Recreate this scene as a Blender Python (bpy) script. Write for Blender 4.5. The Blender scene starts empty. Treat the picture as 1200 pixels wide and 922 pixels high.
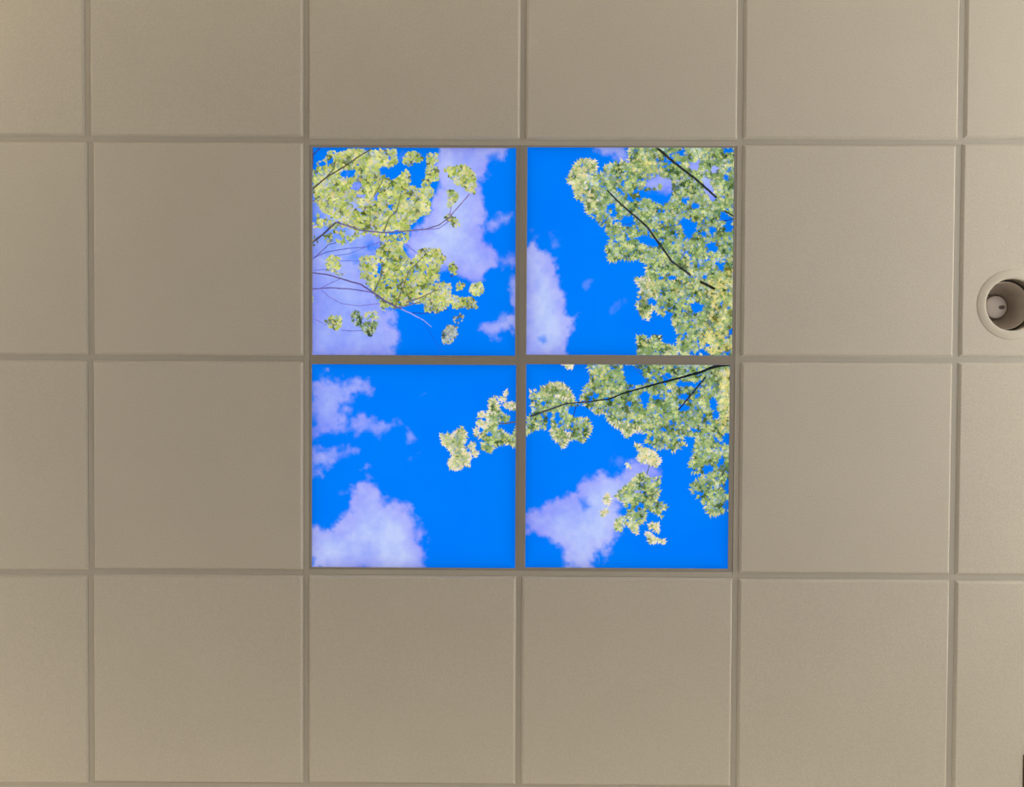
import bpy, bmesh, math, random
import numpy as np
from mathutils import Matrix, Vector

# ------------------------------------------------------------------ camera
W, HGT, F = 1200, 922, 867.0
T = 0.6096                       # 2 ft ceiling grid
H = 2.74                         # underside of the grid
RX, RY, RZ = -0.0177763, -0.0066182, -0.0049148
CX, CY, CD = -0.0123064, 0.0603364, 2.0864622   # camera plan position, distance below grid

def rot3(rx, ry, rz):
    X = np.array([[1,0,0],[0,math.cos(rx),-math.sin(rx)],[0,math.sin(rx),math.cos(rx)]])
    Y = np.array([[math.cos(ry),0,math.sin(ry)],[0,1,0],[-math.sin(ry),0,math.cos(ry)]])
    Z = np.array([[math.cos(rz),-math.sin(rz),0],[math.sin(rz),math.cos(rz),0],[0,0,1]])
    return Z @ Y @ X
R3 = rot3(RX, RY, RZ)            # photo axes (right, down, forward) -> world (X, Y, Z up)
scene = bpy.context.scene
C = scene.collection
cam_d = bpy.data.cameras.new('camera'); cam_d.sensor_width = 36; cam_d.lens = 36*F/W
cam_d.clip_start = 0.02
cam = bpy.data.objects.new('camera', cam_d); C.objects.link(cam)
M = Matrix.Identity(4)
for i in range(3):
    M[i][0] = R3[i][0]; M[i][1] = -R3[i][1]; M[i][2] = -R3[i][2]
M[0][3], M[1][3], M[2][3] = CX, CY, H-CD
cam.matrix_world = M
scene.camera = cam

# ------------------------------------------------------------------ exposure, world, added side lights
scene.view_settings.view_transform = 'Standard'
scene.view_settings.look = 'None'
scene.view_settings.gamma = 1.0
scene.view_settings.use_curve_mapping = False
scene.view_settings.exposure = 0.0
world = bpy.data.worlds.new('sky'); scene.world = world
world.use_nodes = True
bg = world.node_tree.nodes['Background']
bg.inputs[0].default_value = (0.75, 0.85, 1.0, 1); bg.inputs[1].default_value = 0.6

NX, NY = 4, 3
XL, XR, YT, YB = -NX*T, NX*T, -NY*T, NY*T        # room; image right = +X, image down = +Y

def area(name, loc, direction, sx, sy, power, col):
    l = bpy.data.lights.new(name, 'AREA'); l.shape = 'RECTANGLE'; l.size = sx; l.size_y = sy
    l.energy = power; l.color = col
    o = bpy.data.objects.new(name, l); C.objects.link(o); o.location = loc
    o.rotation_euler = Vector(direction).to_track_quat('-Z', 'Y').to_euler()
    return o
# added unseen sources: daylight at the right-hand window, warm light at the left-hand door
area('added_window_light', (XR+0.14, -0.3, 1.5), (-1, 0, 0), 2.4, 1.6, 31, (1.0, 0.91, 0.77))
area('added_corridor_light', (XL-0.16, 0.2, 1.05), (1, 0, 0), 1.5, 2.0, 7, (1.0, 0.84, 0.62))

# ------------------------------------------------------------------ helpers
def px_to_plane(xy, z):
    xy = np.asarray(xy, float).reshape(-1, 2)
    d = np.stack([(xy[:,0]-W/2)/F, (xy[:,1]-HGT/2)/F, np.ones(len(xy))], 0)
    d = R3 @ d
    s = (z-(H-CD))/d[2]
    return np.stack([CX+s*d[0], CY+s*d[1]], 1)

def obj(name, me, mat=None, parent=None):
    o = bpy.data.objects.new(name, me); C.objects.link(o)
    if mat and not me.materials: me.materials.append(mat)
    if parent: o.parent = parent
    return o
def mesh_from(name, verts, faces, smooth=False):
    me = bpy.data.meshes.new(name); me.from_pydata([tuple(v) for v in verts], [], faces); me.update()
    if smooth:
        for p in me.polygons: p.use_smooth = True
    return me
def fix(me):
    bm = bmesh.new(); bm.from_mesh(me); bmesh.ops.recalc_face_normals(bm, faces=bm.faces); bm.to_mesh(me); bm.free(); return me
BOXF = [(0,1,2,3),(7,6,5,4),(0,4,5,1),(1,5,6,2),(2,6,7,3),(3,7,4,0)]
def boxes(name, lst):
    v, f = [], []
    for (x0,x1,y0,y1,z0,z1) in lst:
        b = len(v)
        v += [(x0,y0,z0),(x0,y1,z0),(x1,y1,z0),(x1,y0,z0),(x0,y0,z1),(x0,y1,z1),(x1,y1,z1),(x1,y0,z1)]
        f += [tuple(b+i for i in q) for q in BOXF]
    return fix(mesh_from(name, v, f))
def lathe(name, prof, n=64, smooth=True, closed=False):
    v, f = [], []
    m = len(prof)
    for k in range(n):
        a = 2*math.pi*k/n
        for r, z in prof: v.append((r*math.cos(a), r*math.sin(a), z))
    for k in range(n):
        k2 = (k+1) % n
        for j in range(m if closed else m-1):
            j2 = (j+1) % m
            f.append((k*m+j, k2*m+j, k2*m+j2, k*m+j2))
    me = fix(mesh_from(name, v, f, smooth))
    return me
def struct(name, me, mat): 
    o = obj(name, me, mat); o['kind'] = 'structure'; return o
def thing(name, label, cat, loc, group=None):
    o = bpy.data.objects.new(name, None); C.objects.link(o); o.location = loc
    o.empty_display_size = 0.1
    o['label'] = label; o['category'] = cat
    if group: o['group'] = group
    o['kind'] = 'thing'
    return o

def principled(name, col, rough=0.6, spec=0.3):
    m = bpy.data.materials.new(name); m.use_nodes = True
    b = m.node_tree.nodes['Principled BSDF']
    b.inputs['Base Color'].default_value = (*col, 1); b.inputs['Roughness'].default_value = rough
    b.inputs['Specular IOR Level'].default_value = spec
    return m
def grain(name, col, var, scale, bump, rough=0.85, spec=0.15, mottle=0.03):
    """painted surface with fine grain: noise in colour and relief"""
    m = principled(name, col, rough, spec); nt = m.node_tree; b = nt.nodes['Principled BSDF']
    tc = nt.nodes.new('ShaderNodeTexCoord'); oi = nt.nodes.new('ShaderNodeObjectInfo')
    sc = nt.nodes.new('ShaderNodeVectorMath'); sc.operation = 'SCALE'; sc.inputs[3].default_value = 37.0
    cmb = nt.nodes.new('ShaderNodeCombineXYZ')
    for i in range(3): nt.links.new(oi.outputs['Random'], cmb.inputs[i])
    nt.links.new(cmb.outputs[0], sc.inputs[0])
    ad = nt.nodes.new('ShaderNodeVectorMath'); ad.operation = 'ADD'
    nt.links.new(tc.outputs['Object'], ad.inputs[0]); nt.links.new(sc.outputs[0], ad.inputs[1])
    n1 = nt.nodes.new('ShaderNodeTexNoise'); n1.inputs['Scale'].default_value = scale; n1.inputs['Detail'].default_value = 3
    n2 = nt.nodes.new('ShaderNodeTexNoise'); n2.inputs['Scale'].default_value = 5; n2.inputs['Detail'].default_value = 2
    for n in (n1, n2): nt.links.new(ad.outputs[0], n.inputs['Vector'])
    def ramp(src, lo, hi, a, c):
        mr = nt.nodes.new('ShaderNodeMapRange'); mr.inputs[1].default_value = lo; mr.inputs[2].default_value = hi
        mr.inputs[3].default_value = a; mr.inputs[4].default_value = c
        nt.links.new(src, mr.inputs[0]); return mr.outputs[0]
    v1 = ramp(n1.outputs['Fac'], .3, .7, 1-var, 1+var); v2 = ramp(n2.outputs['Fac'], .3, .7, 1-mottle, 1+mottle)
    mu = nt.nodes.new('ShaderNodeMath'); mu.operation = 'MULTIPLY'; nt.links.new(v1, mu.inputs[0]); nt.links.new(v2, mu.inputs[1])
    mx = nt.nodes.new('ShaderNodeVectorMath'); mx.operation = 'SCALE'; mx.inputs[0].default_value = col
    nt.links.new(mu.outputs[0], mx.inputs[3]); nt.links.new(mx.outputs[0], b.inputs['Base Color'])
    bp = nt.nodes.new('ShaderNodeBump'); bp.inputs['Strength'].default_value = bump; bp.inputs['Distance'].default_value = 0.002
    nt.links.new(n1.outputs['Fac'], bp.inputs['Height']); nt.links.new(bp.outputs[0], b.inputs['Normal'])
    return m
def print_mat(name):
    m = bpy.data.materials.new(name); m.use_nodes = True; nt = m.node_tree; b = nt.nodes['Principled BSDF']
    at = nt.nodes.new('ShaderNodeAttribute'); at.attribute_name = 'ink'
    b.inputs['Base Color'].default_value = (0.0, 0.0, 0.0, 1); b.inputs['Roughness'].default_value = 0.7
    m.cycles.emission_sampling = 'NONE'
    b.inputs['Specular IOR Level'].default_value = 0.0
    nt.links.new(at.outputs['Color'], b.inputs['Emission Color']); b.inputs['Emission Strength'].default_value = 1.0
    return m

M_TILE = grain('ceiling_tile_paint', (0.74, 0.71, 0.645), 0.06, 260, 0.35, mottle=0.012)
M_TEE  = grain('grid_enamel', (0.60, 0.575, 0.525), 0.012, 150, 0.04, 0.55, 0.3, 0.015)
M_GRID_DIM  = grain('dimmed_grid_enamel', (0.42, 0.395, 0.36), 0.012, 150, 0.04, 0.55, 0.3, 0.015)  # lips and middle tees coloured darker to imitate dimming beside the bright panels
M_DECK = grain('deck_concrete', (0.3, 0.29, 0.28), 0.1, 20, 0.3)
M_WALL = grain('wall_paint', (0.70, 0.665, 0.60), 0.02, 120, 0.15)
M_FLOOR = grain('floor_vinyl', (0.11, 0.095, 0.08), 0.06, 30, 0.05, 0.5, 0.3)
M_WHITE = grain('white_joinery', (0.75, 0.73, 0.68), 0.01, 60, 0.05, 0.45, 0.4)
M_RING = grain('downlight_trim_enamel', (0.70, 0.66, 0.58), 0.01, 200, 0.03, 0.4, 0.4, 0.01)
M_CAN  = grain('downlight_can_metal', (0.26, 0.225, 0.18), 0.04, 80, 0.05, 0.5, 0.4)
M_REFL = grain('downlight_reflector', (0.84, 0.76, 0.69), 0.03, 60, 0.05, 0.45, 0.5)
M_LAMP = grain('lamp_frosted_glass', (0.70, 0.64, 0.61), 0.02, 60, 0.02, 0.35, 0.5)
M_DARK = principled('dark_metal_and_gap_shade', (0.16, 0.135, 0.12), 0.5)
M_BROWN = grain('dark_brown_lacquer', (0.10, 0.045, 0.025), 0.1, 60, 0.05, 0.5, 0.3)
M_INK  = print_mat('backlit_print')

# ------------------------------------------------------------------ the setting
struct('floor', boxes('floor', [(XL-.2, XR+.2, YT-.2, YB+.2, -0.1, 0)]), M_FLOOR)
struct('wall_top', boxes('wall_top', [(XL-.12, XR+.12, YT-.12, YT, 0, H+.3)]), M_WALL)
struct('wall_bottom', boxes('wall_bottom', [(XL-.12, XR+.12, YB, YB+.12, 0, H+.3)]), M_WALL)
wy0, wy1, wz0, wz1 = -1.5, 0.9, 0.7, 2.3      # window opening
struct('wall_right', boxes('wall_right', [(XR, XR+.12, YT, wy0, 0, H+.3), (XR, XR+.12, wy1, YB, 0, H+.3),
       (XR, XR+.12, wy0, wy1, 0, wz0), (XR, XR+.12, wy0, wy1, wz1, H+.3)]), M_WALL)
dy0, dy1, dz1 = -0.55, 0.95, 2.05                 # door opening
struct('wall_left', boxes('wall_left', [(XL-.12, XL, YT, dy0, 0, H+.3), (XL-.12, XL, dy1, YB, 0, H+.3),
       (XL-.12, XL, dy0, dy1, dz1, H+.3)]), M_WALL)
win = struct('window_1', boxes('window_1', [(XR-.01, XR+.07, wy0, wy1, wz0, wz0+.05), (XR-.01, XR+.07, wy0, wy1, wz1-.05, wz1),
       (XR-.01, XR+.07, wy0, wy0+.05, wz0+.05, wz1-.05), (XR-.01, XR+.07, wy1-.05, wy1, wz0+.05, wz1-.05),
       (XR+.01, XR+.05, -.32, -.28, wz0+.05, wz1-.05)]), M_WHITE)
struct('door_1', boxes('door_1', [(XL-.13, XL+.01, dy0, dy0+.05, 0, dz1-.05), (XL-.13, XL+.01, dy1-.05, dy1, 0, dz1-.05),
       (XL-.13, XL+.01, dy0, dy1, dz1-.05, dz1)]), M_WHITE)

# ceiling: concrete deck above, hung grid and lay-in tiles as its parts
deck = struct('ceiling', boxes('ceiling', [(XL-.12, XR+.12, YT-.12, YB+.12, H+.30, H+.42)]), M_DECK)

mm = 0.001
PXM = 0.00242
# measured offsets (photo pixels on the ceiling) of single tees from the ideal grid
col_off = {(-2,-2): -1.2, (-2,-1): 1.5, (-2,0): 0.1, (-2,1): -0.9,
           (-1,-2): 0.9, (-1,-1): 1.0, (-1,0): 1.1, (-1,1): 1.1,
           (0,-2): 0.4, (0,-1): -0.4, (0,0): 0.0, (0,1): -1.4,
           (1,-2): 0.4, (1,-1): -0.3, (1,0): -0.9, (1,1): -0.9,
           (2,-2): 1.6, (2,-1): -0.4, (2,0): -0.7, (2,1): -0.2}
row_off = {(-1,-3): -1.2, (-1,-2): -0.9, (-1,-1): 1.6, (-1,0): 1.6, (-1,1): 0.3, (-1,2): -1.5,
           (0,-3): 0.9, (0,-2): 0.8, (0,-1): 0.7, (0,0): 0.3, (0,1): -0.8, (0,2): -1.6,
           (1,-3): 0.8, (1,-2): -0.6, (1,-1): -1.2, (1,0): -1.0, (1,1): -0.3, (1,2): 0.2,
           (2,-3): 1.6, (2,-2): 0.0, (2,-1): -1.0, (2,0): -0.6, (2,1): 1.0, (2,2): 1.2}
mainx = {c: np.mean([col_off.get((c, r), 0) for r in (-2,-1,0,1)])*PXM for c in (-3,-1,1,3)}
def colx(c, r):
    if c % 2: return c*T + mainx.get(c, 0)
    return c*T + col_off.get((c, r), 0)*PXM
def rowy(r, c): return r*T + row_off.get((r, c), 0)*PXM

FL = 7.5*mm                          # half flange
def tee_mesh(name, L, half=FL):
    """inverted T with bulb along +X from 0 to L, flange underside at z=0"""
    prof = [(-half,0),(half,0),(half,0.8*mm),(0.8*mm,0.8*mm),(0.8*mm,26*mm),(3*mm,27*mm),(3*mm,36*mm),(-3*mm,36*mm),(-3*mm,27*mm),(-0.8*mm,26*mm),(-0.8*mm,0.8*mm),(-half,0.8*mm)]
    v, f = [], []
    n = len(prof)
    for x in (0, L): v += [(x, y, z) for y, z in prof]
    for i in range(n): f.append((i, (i+1)%n, n+(i+1)%n, n+i))
    f.append(tuple(range(n))[::-1]); f.append(tuple(range(n, 2*n)))
    return fix(mesh_from(name, v, f))
# main runners run up and down the photo, in 12 ft lengths butted at a splice
for c in (-3,-1,1,3):
    spl = float(px_to_plane([(860, 893)], H)[0,1]) if c == 1 else (c % 3)*T*0.9 - 0.5
    if c == -1: spl = 2.6*T
    for a, b in ((YT+2*mm, spl-0.5*mm), (spl+0.5*mm, YB-2*mm)):
        o = obj('main_runner', tee_mesh('main_runner', b-a), M_TEE, deck)
        o.location = (c*T+mainx[c], a, H-0.3*mm); o.rotation_euler = (0, 0, math.pi/2)
# cross tees: 4 ft ones between the runners (built as the two bays they span), 2 ft ones between those
rows = range(-NY+1, NY)
bays = [(-4,-3),(-3,-1),(-1,1),(1,3),(3,4)]
for r in rows:
    for c0, c1 in bays:
        x0 = XL+2*mm if c0 == -NX else c0*T+mainx[c0]+FL+0.3*mm
        x1 = XR-2*mm if c1 == NX else c1*T+mainx[c1]-FL-0.3*mm
        ya, yb = rowy(r, c0), rowy(r, c1-1)
        L = math.hypot(x1-x0, yb-ya)
        o = obj('cross_tee', tee_mesh('cross_tee', L), M_GRID_DIM if (r, c0) == (0, -1) else M_TEE, deck)
        o.location = (x0, ya, H); o.rotation_euler = (0, 0, math.atan2(yb-ya, x1-x0))
for c in (-2,0,2):
    for r in range(-NY, NY):
        x = colx(c, r)
        y0 = YT+2*mm if r == -NY else (rowy(r,c-1)+rowy(r,c))/2+FL+0.3*mm
        y1 = YB-2*mm if r == NY-1 else (rowy(r+1,c-1)+rowy(r+1,c))/2-FL-0.3*mm
        o = obj('short_cross_tee', tee_mesh('short_cross_tee', y1-y0), M_GRID_DIM if c == 0 and r in (-1, 0) else M_TEE, deck)
        o.location = (x, y0, H); o.rotation_euler = (0, 0, math.pi/2)

# tegular tile: slab on the flanges, bevelled face hanging below the grid
DROP = 6.5*mm
def tile_rings():
    h = T/2
    return [(h-1.2*mm, 16*mm), (h-1.2*mm, 1.0*mm), (h-8.0*mm, 1.0*mm), (h-8.2*mm, 0.0), (h-13.2*mm, -DROP+1.2*mm), (h-14.4*mm, -DROP+0.3*mm), (h-16*mm, -DROP)]
def tile_mesh(name, hole=None):
    rings = tile_rings(); v, f = [], []
    for s, z in rings: v += [(-s,-s,z),(s,-s,z),(s,s,z),(-s,s,z)]
    n = len(rings)
    for k in range(n-1):
        for i in range(4):
            j = (i+1) % 4
            f.append((4*k+i, 4*k+j, 4*k+4+j, 4*k+4+i))
    if hole is None:
        f.append((0,1,2,3)); b = 4*(n-1); f.append((b+3,b+2,b+1,b))
        return fix(mesh_from(name, v, f))
    hx, hy, hr = hole
    for (k, zt) in ((0, 16*mm), (n-1, -DROP)):
        s = rings[k][0]
        angs = sorted(set([2*math.pi*i/64-math.pi for i in range(64)] + [math.atan2(sy*s-hy, sx*s-hx) for sx in (-1,1) for sy in (-1,1)]))
        inn, out = [], []
        for a in angs:
            ca, sa = math.cos(a), math.sin(a)
            t = min(((s-hx)/ca if ca > 1e-9 else (-s-hx)/ca if ca < -1e-9 else 1e9), ((s-hy)/sa if sa > 1e-9 else (-s-hy)/sa if sa < -1e-9 else 1e9))
            inn.append(len(v)); v.append((hx+hr*ca, hy+hr*sa, zt)); out.append(len(v)); v.append((hx+t*ca, hy+t*sa, zt))
        m = len(angs)
        for i in range(m): j = (i+1) % m; f.append((inn[i], inn[j], out[j], out[i]))
        if k == 0: top = inn
        else:
            for i in range(m): j = (i+1) % m; f.append((top[i], top[j], inn[j], inn[i]))
    me = mesh_from(name, v, f)
    bm = bmesh.new(); bm.from_mesh(me); bmesh.ops.remove_doubles(bm, verts=bm.verts, dist=1e-6); bmesh.ops.recalc_face_normals(bm, faces=bm.faces); bm.to_mesh(me); bm.free()
    return me
def cell(c, r):
    x0 = colx(c, r) if c > -NX else XL; x1 = colx(c+1, r) if c+1 < NX else XR
    y0 = rowy(r, c) if r > -NY else YT; y1 = rowy(r+1, c) if r+1 < NY else YB
    return x0, x1, y0, y1
ZD = H - DROP
DLX, DLY = [float(t) for t in px_to_plane([(1185.5, 357)], ZD)[0]]
TILE = tile_mesh('tile'); TILE.materials.append(M_TILE)
rng0 = random.Random(4)
for c in range(-NX, NX):
    for r in range(-NY, NY):
        if c in (-1, 0) and r in (-1, 0): continue
        x0, x1, y0, y1 = cell(c, r); cx, cy = (x0+x1)/2, (y0+y1)/2
        if (c, r) == (2, -1):
            me = tile_mesh('tile_with_hole', (DLX-cx, DLY-cy, 0.079)); o = obj('tile', me, M_TILE, deck)
        else:
            o = obj('tile', TILE, None, deck)
            o.scale = ((x1-x0)/T, (y1-y0)/T, 1)
        o.location = (cx, cy, H + rng0.uniform(-0.2, 0.25)*mm)

# ------------------------------------------------------------------ printed picture on the light panels
def srgb(c):
    c = np.asarray(c, float)/255.0
    return np.where(c <= 0.04045, c/12.92, ((c+0.055)/1.055)**2.4)
class Noise:
    def __init__(s, seed): s.r = np.random.RandomState(seed); s.g = s.r.rand(256, 256)
    def one(s, x, y):
        xi = np.floor(x).astype(int); yi = np.floor(y).astype(int); fx = x-xi; fy = y-yi
        fx = fx*fx*(3-2*fx); fy = fy*fy*(3-2*fy); g = s.g
        a = g[xi%256, yi%256]; b = g[(xi+1)%256, yi%256]; c = g[xi%256, (yi+1)%256]; d = g[(xi+1)%256, (yi+1)%256]
        return (a*(1-fx)+b*fx)*(1-fy)+(c*(1-fx)+d*fx)*fy
    def fbm(s, x, y, oct=4):
        t = 0; w = 0.5; tot = 0
        for k in range(oct): t = t+w*s.one(x*2**k+17*k, y*2**k+31*k); tot += w; w *= 0.55
        return t/tot
def inside(poly, x, y):
    p = np.asarray(poly, float); r = np.zeros(x.shape, bool); n = len(p)
    for i in range(n):
        x1, y1 = p[i]; x2, y2 = p[(i+1)%n]
        if y1 == y2: continue
        r ^= ((y1 > y) != (y2 > y)) & (x < (x2-x1)*(y-y1)/(y2-y1)+x1)
    return r
def sdist(poly, x, y):
    p = np.asarray(poly, float); d = np.full(x.shape, 1e9); n = len(p)
    for i in range(n):
        a = p[i]; b = p[(i+1)%n]; e = b-a; L = e@e+1e-9
        t = np.clip(((x-a[0])*e[0]+(y-a[1])*e[1])/L, 0, 1)
        d = np.minimum(d, np.hypot(x-a[0]-t*e[0], y-a[1]-t*e[1]))
    return np.where(inside(poly, x, y), d, -d)
def crop(ox, oy, s):
    return lambda pts: [(ox+a/s, oy+b/s) for a, b in pts]
k1 = crop(350,160,3.415); k2 = crop(600,160,3.415); k3 = crop(350,410,3.415); k4 = crop(600,410,3.415)
kd = crop(512,445,8.02); ke = crop(700,510,6.83)
def rect(x0, x1, y0, y1):
    dx, dy = (x1-x0)*.22, (y1-y0)*.22
    return [(x0+dx,y0),(x1-dx,y0),(x1,y0+dy),(x1,y1-dy),(x1-dx,y1),(x0+dx,y1),(x0,y1-dy),(x0,y0+dy)]

# clouds: (outline in photo pixels, strength, softness px)
clouds = {
 1: [(k1([(555,30),(850,30),(820,70),(790,110),(760,150),(735,190),(730,225),(745,260),(745,310),(735,350),(745,400),(790,450),(805,480),(800,525),(740,560),(700,585),(640,560),(560,530),(440,480),(430,420),(470,350),(520,300),(560,200),(540,120)]), 1, 3),
     (k1([(800,480),(870,465),(900,475),(900,530),(840,515),(800,525)]), .6, 4),
     (k1([(755,345),(800,308),(850,305),(855,350),(800,378),(755,370)]), .75, 4),
     (k1([(900,520),(855,555),(838,600),(850,650),(848,700),(800,725),(740,740),(715,770),(775,798),(830,775),(900,790)]), .85, 3),
     (k1([(30,480),(150,470),(250,500),(320,640),(350,700),(380,720),(370,750),(400,780),(390,830),(390,900),(30,900)]), .9, 3),
     (k1([(55,180),(330,200),(330,500),(250,640),(30,640),(30,330)]), .72, 7),
     (k1([(270,60),(420,60),(420,90),(330,140),(250,120)]), .55, 5),
     (k1([(460,200),(500,190),(520,240),(480,330),(450,300)]), .8, 3)],
 2: [(k2([(30,425),(90,425),(140,460),(170,510),(200,570),(225,640),(238,710),(272,668),(262,720),(240,765),(250,800),(225,850),(235,900),(30,900)]), .95, 3),
     (k2([(300,25),(470,25),(470,95),(420,92),(370,78)]), .7, 4),
     (k2([(515,205),(560,160),(640,140),(700,90),(830,95),(860,200),(820,262),(760,290),(640,215)]), .85, 4),
     (k2([(390,670),(425,655),(430,680),(400,690)]), .3, 4), (k2([(68,375),(80,370),(98,405),(88,418)]), .4, 3),
     (k2([(150,395),(160,390),(170,430),(158,440)]), .22, 3), (k2([(280,590),(310,575),(320,585),(290,605)]), .2, 3)],
 3: [(k3([(30,150),(60,130),(100,105),(190,112),(250,105),(285,150),(290,185),(240,180),(205,215),(185,260),(190,335),(130,345),(30,345)]), .82, 5),
     (k3([(210,275),(250,248),(300,255),(345,292),(410,290),(420,305),(360,315),(320,350),(280,345),(220,320)]), .75, 4),
     (k3([(430,312),(450,328),(460,348),(490,355),(452,365),(425,390),(440,350)]), .5, 3),
     (k3([(465,405),(500,400),(495,430),(460,430)]), .18, 4), (k3([(484,174),(512,177),(508,183),(484,180)]), .45, 1.5),
     (k3([(30,420),(110,390),(150,395),(230,375),(238,400),(180,440),(120,470),(30,510)]), .75, 4),
     (k3([(242,478),(275,455),(285,468),(255,488)]), .55, 3), (k3([(270,498),(320,512),(310,520),(275,512)]), .45, 3),
     (k3([(155,575),(190,560),(195,570),(165,582)]), .35, 3),
     (k3([(30,695),(150,690),(190,640),(215,580),(205,530),(260,505),(330,545),(370,590),(440,632),(480,680),(490,740),(510,790),(525,830),(515,900),(30,900)]), 1, 4)],
 4: [(k4([(60,655),(130,620),(190,572),(255,582),(275,530),(370,490),(430,482),(480,440),(560,440),(590,490),(540,560),(450,640),(430,740),(388,790),(395,845),(372,850),(345,815),(325,900),(210,900),(185,800),(150,772),(110,735),(60,722)]), .95, 4),
     (k4([(390,450),(440,428),(480,440),(440,480),(400,475)]), .35, 5)]}
thin = {1: k1([(755,85),(800,60),(800,130),(760,150)]), 4: k4([(265,592),(300,590),(315,630),(285,650)]), 2: k2([(105,800),(130,795),(140,820),(118,826)])}

P1Y = dict(dark=[(108,126,66),(124,140,80),(122,130,94),(140,152,108)], mid=[(150,172,84),(164,182,92),(176,190,98),(188,198,106),(198,204,116),(176,188,130)],
           light=[(196,204,112),(208,210,118),(216,214,132),(214,212,150),(218,204,136),(192,198,190)], edge=[(196,202,130),(186,198,124),(206,208,150)])
P2G = dict(dark=[(78,104,62),(92,118,74),(106,126,72),(116,134,94)], mid=[(116,146,86),(130,158,94),(142,168,104),(152,176,112),(164,184,116),(150,168,126)],
           light=[(180,198,124),(190,204,138),(200,206,134),(208,208,150),(178,198,186)], edge=[(198,204,140),(208,206,146),(220,214,164),(190,202,150),(174,194,138)])
PYE = dict(dark=[(120,122,64),(136,136,78),(110,122,74)], mid=[(204,196,112),(214,206,122),(186,184,104),(168,176,104)],
           light=[(226,214,136),(232,220,150),(222,210,130)], edge=[(232,218,160),(226,214,150)])
PDK = dict(dark=[(58,78,52),(66,88,70),(86,92,60)], mid=[(96,124,78),(112,138,88),(124,146,104),(142,160,112)],
           light=[(168,186,140),(184,198,180),(176,186,120)], edge=[(150,168,120),(170,186,150)])
PCR = dict(dark=[(140,160,100),(156,170,110)], mid=[(196,204,140),(206,206,150),(182,196,136)], light=[(230,216,160),(226,206,150),(232,226,196)], edge=[(236,226,196),(232,216,190),(236,230,214)])
PGY = dict(dark=[(96,116,110),(112,124,120)], mid=[(150,160,140),(168,172,150),(140,160,160)], light=[(200,200,180),(190,206,214)], edge=[(176,190,190),(190,196,180)])

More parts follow.
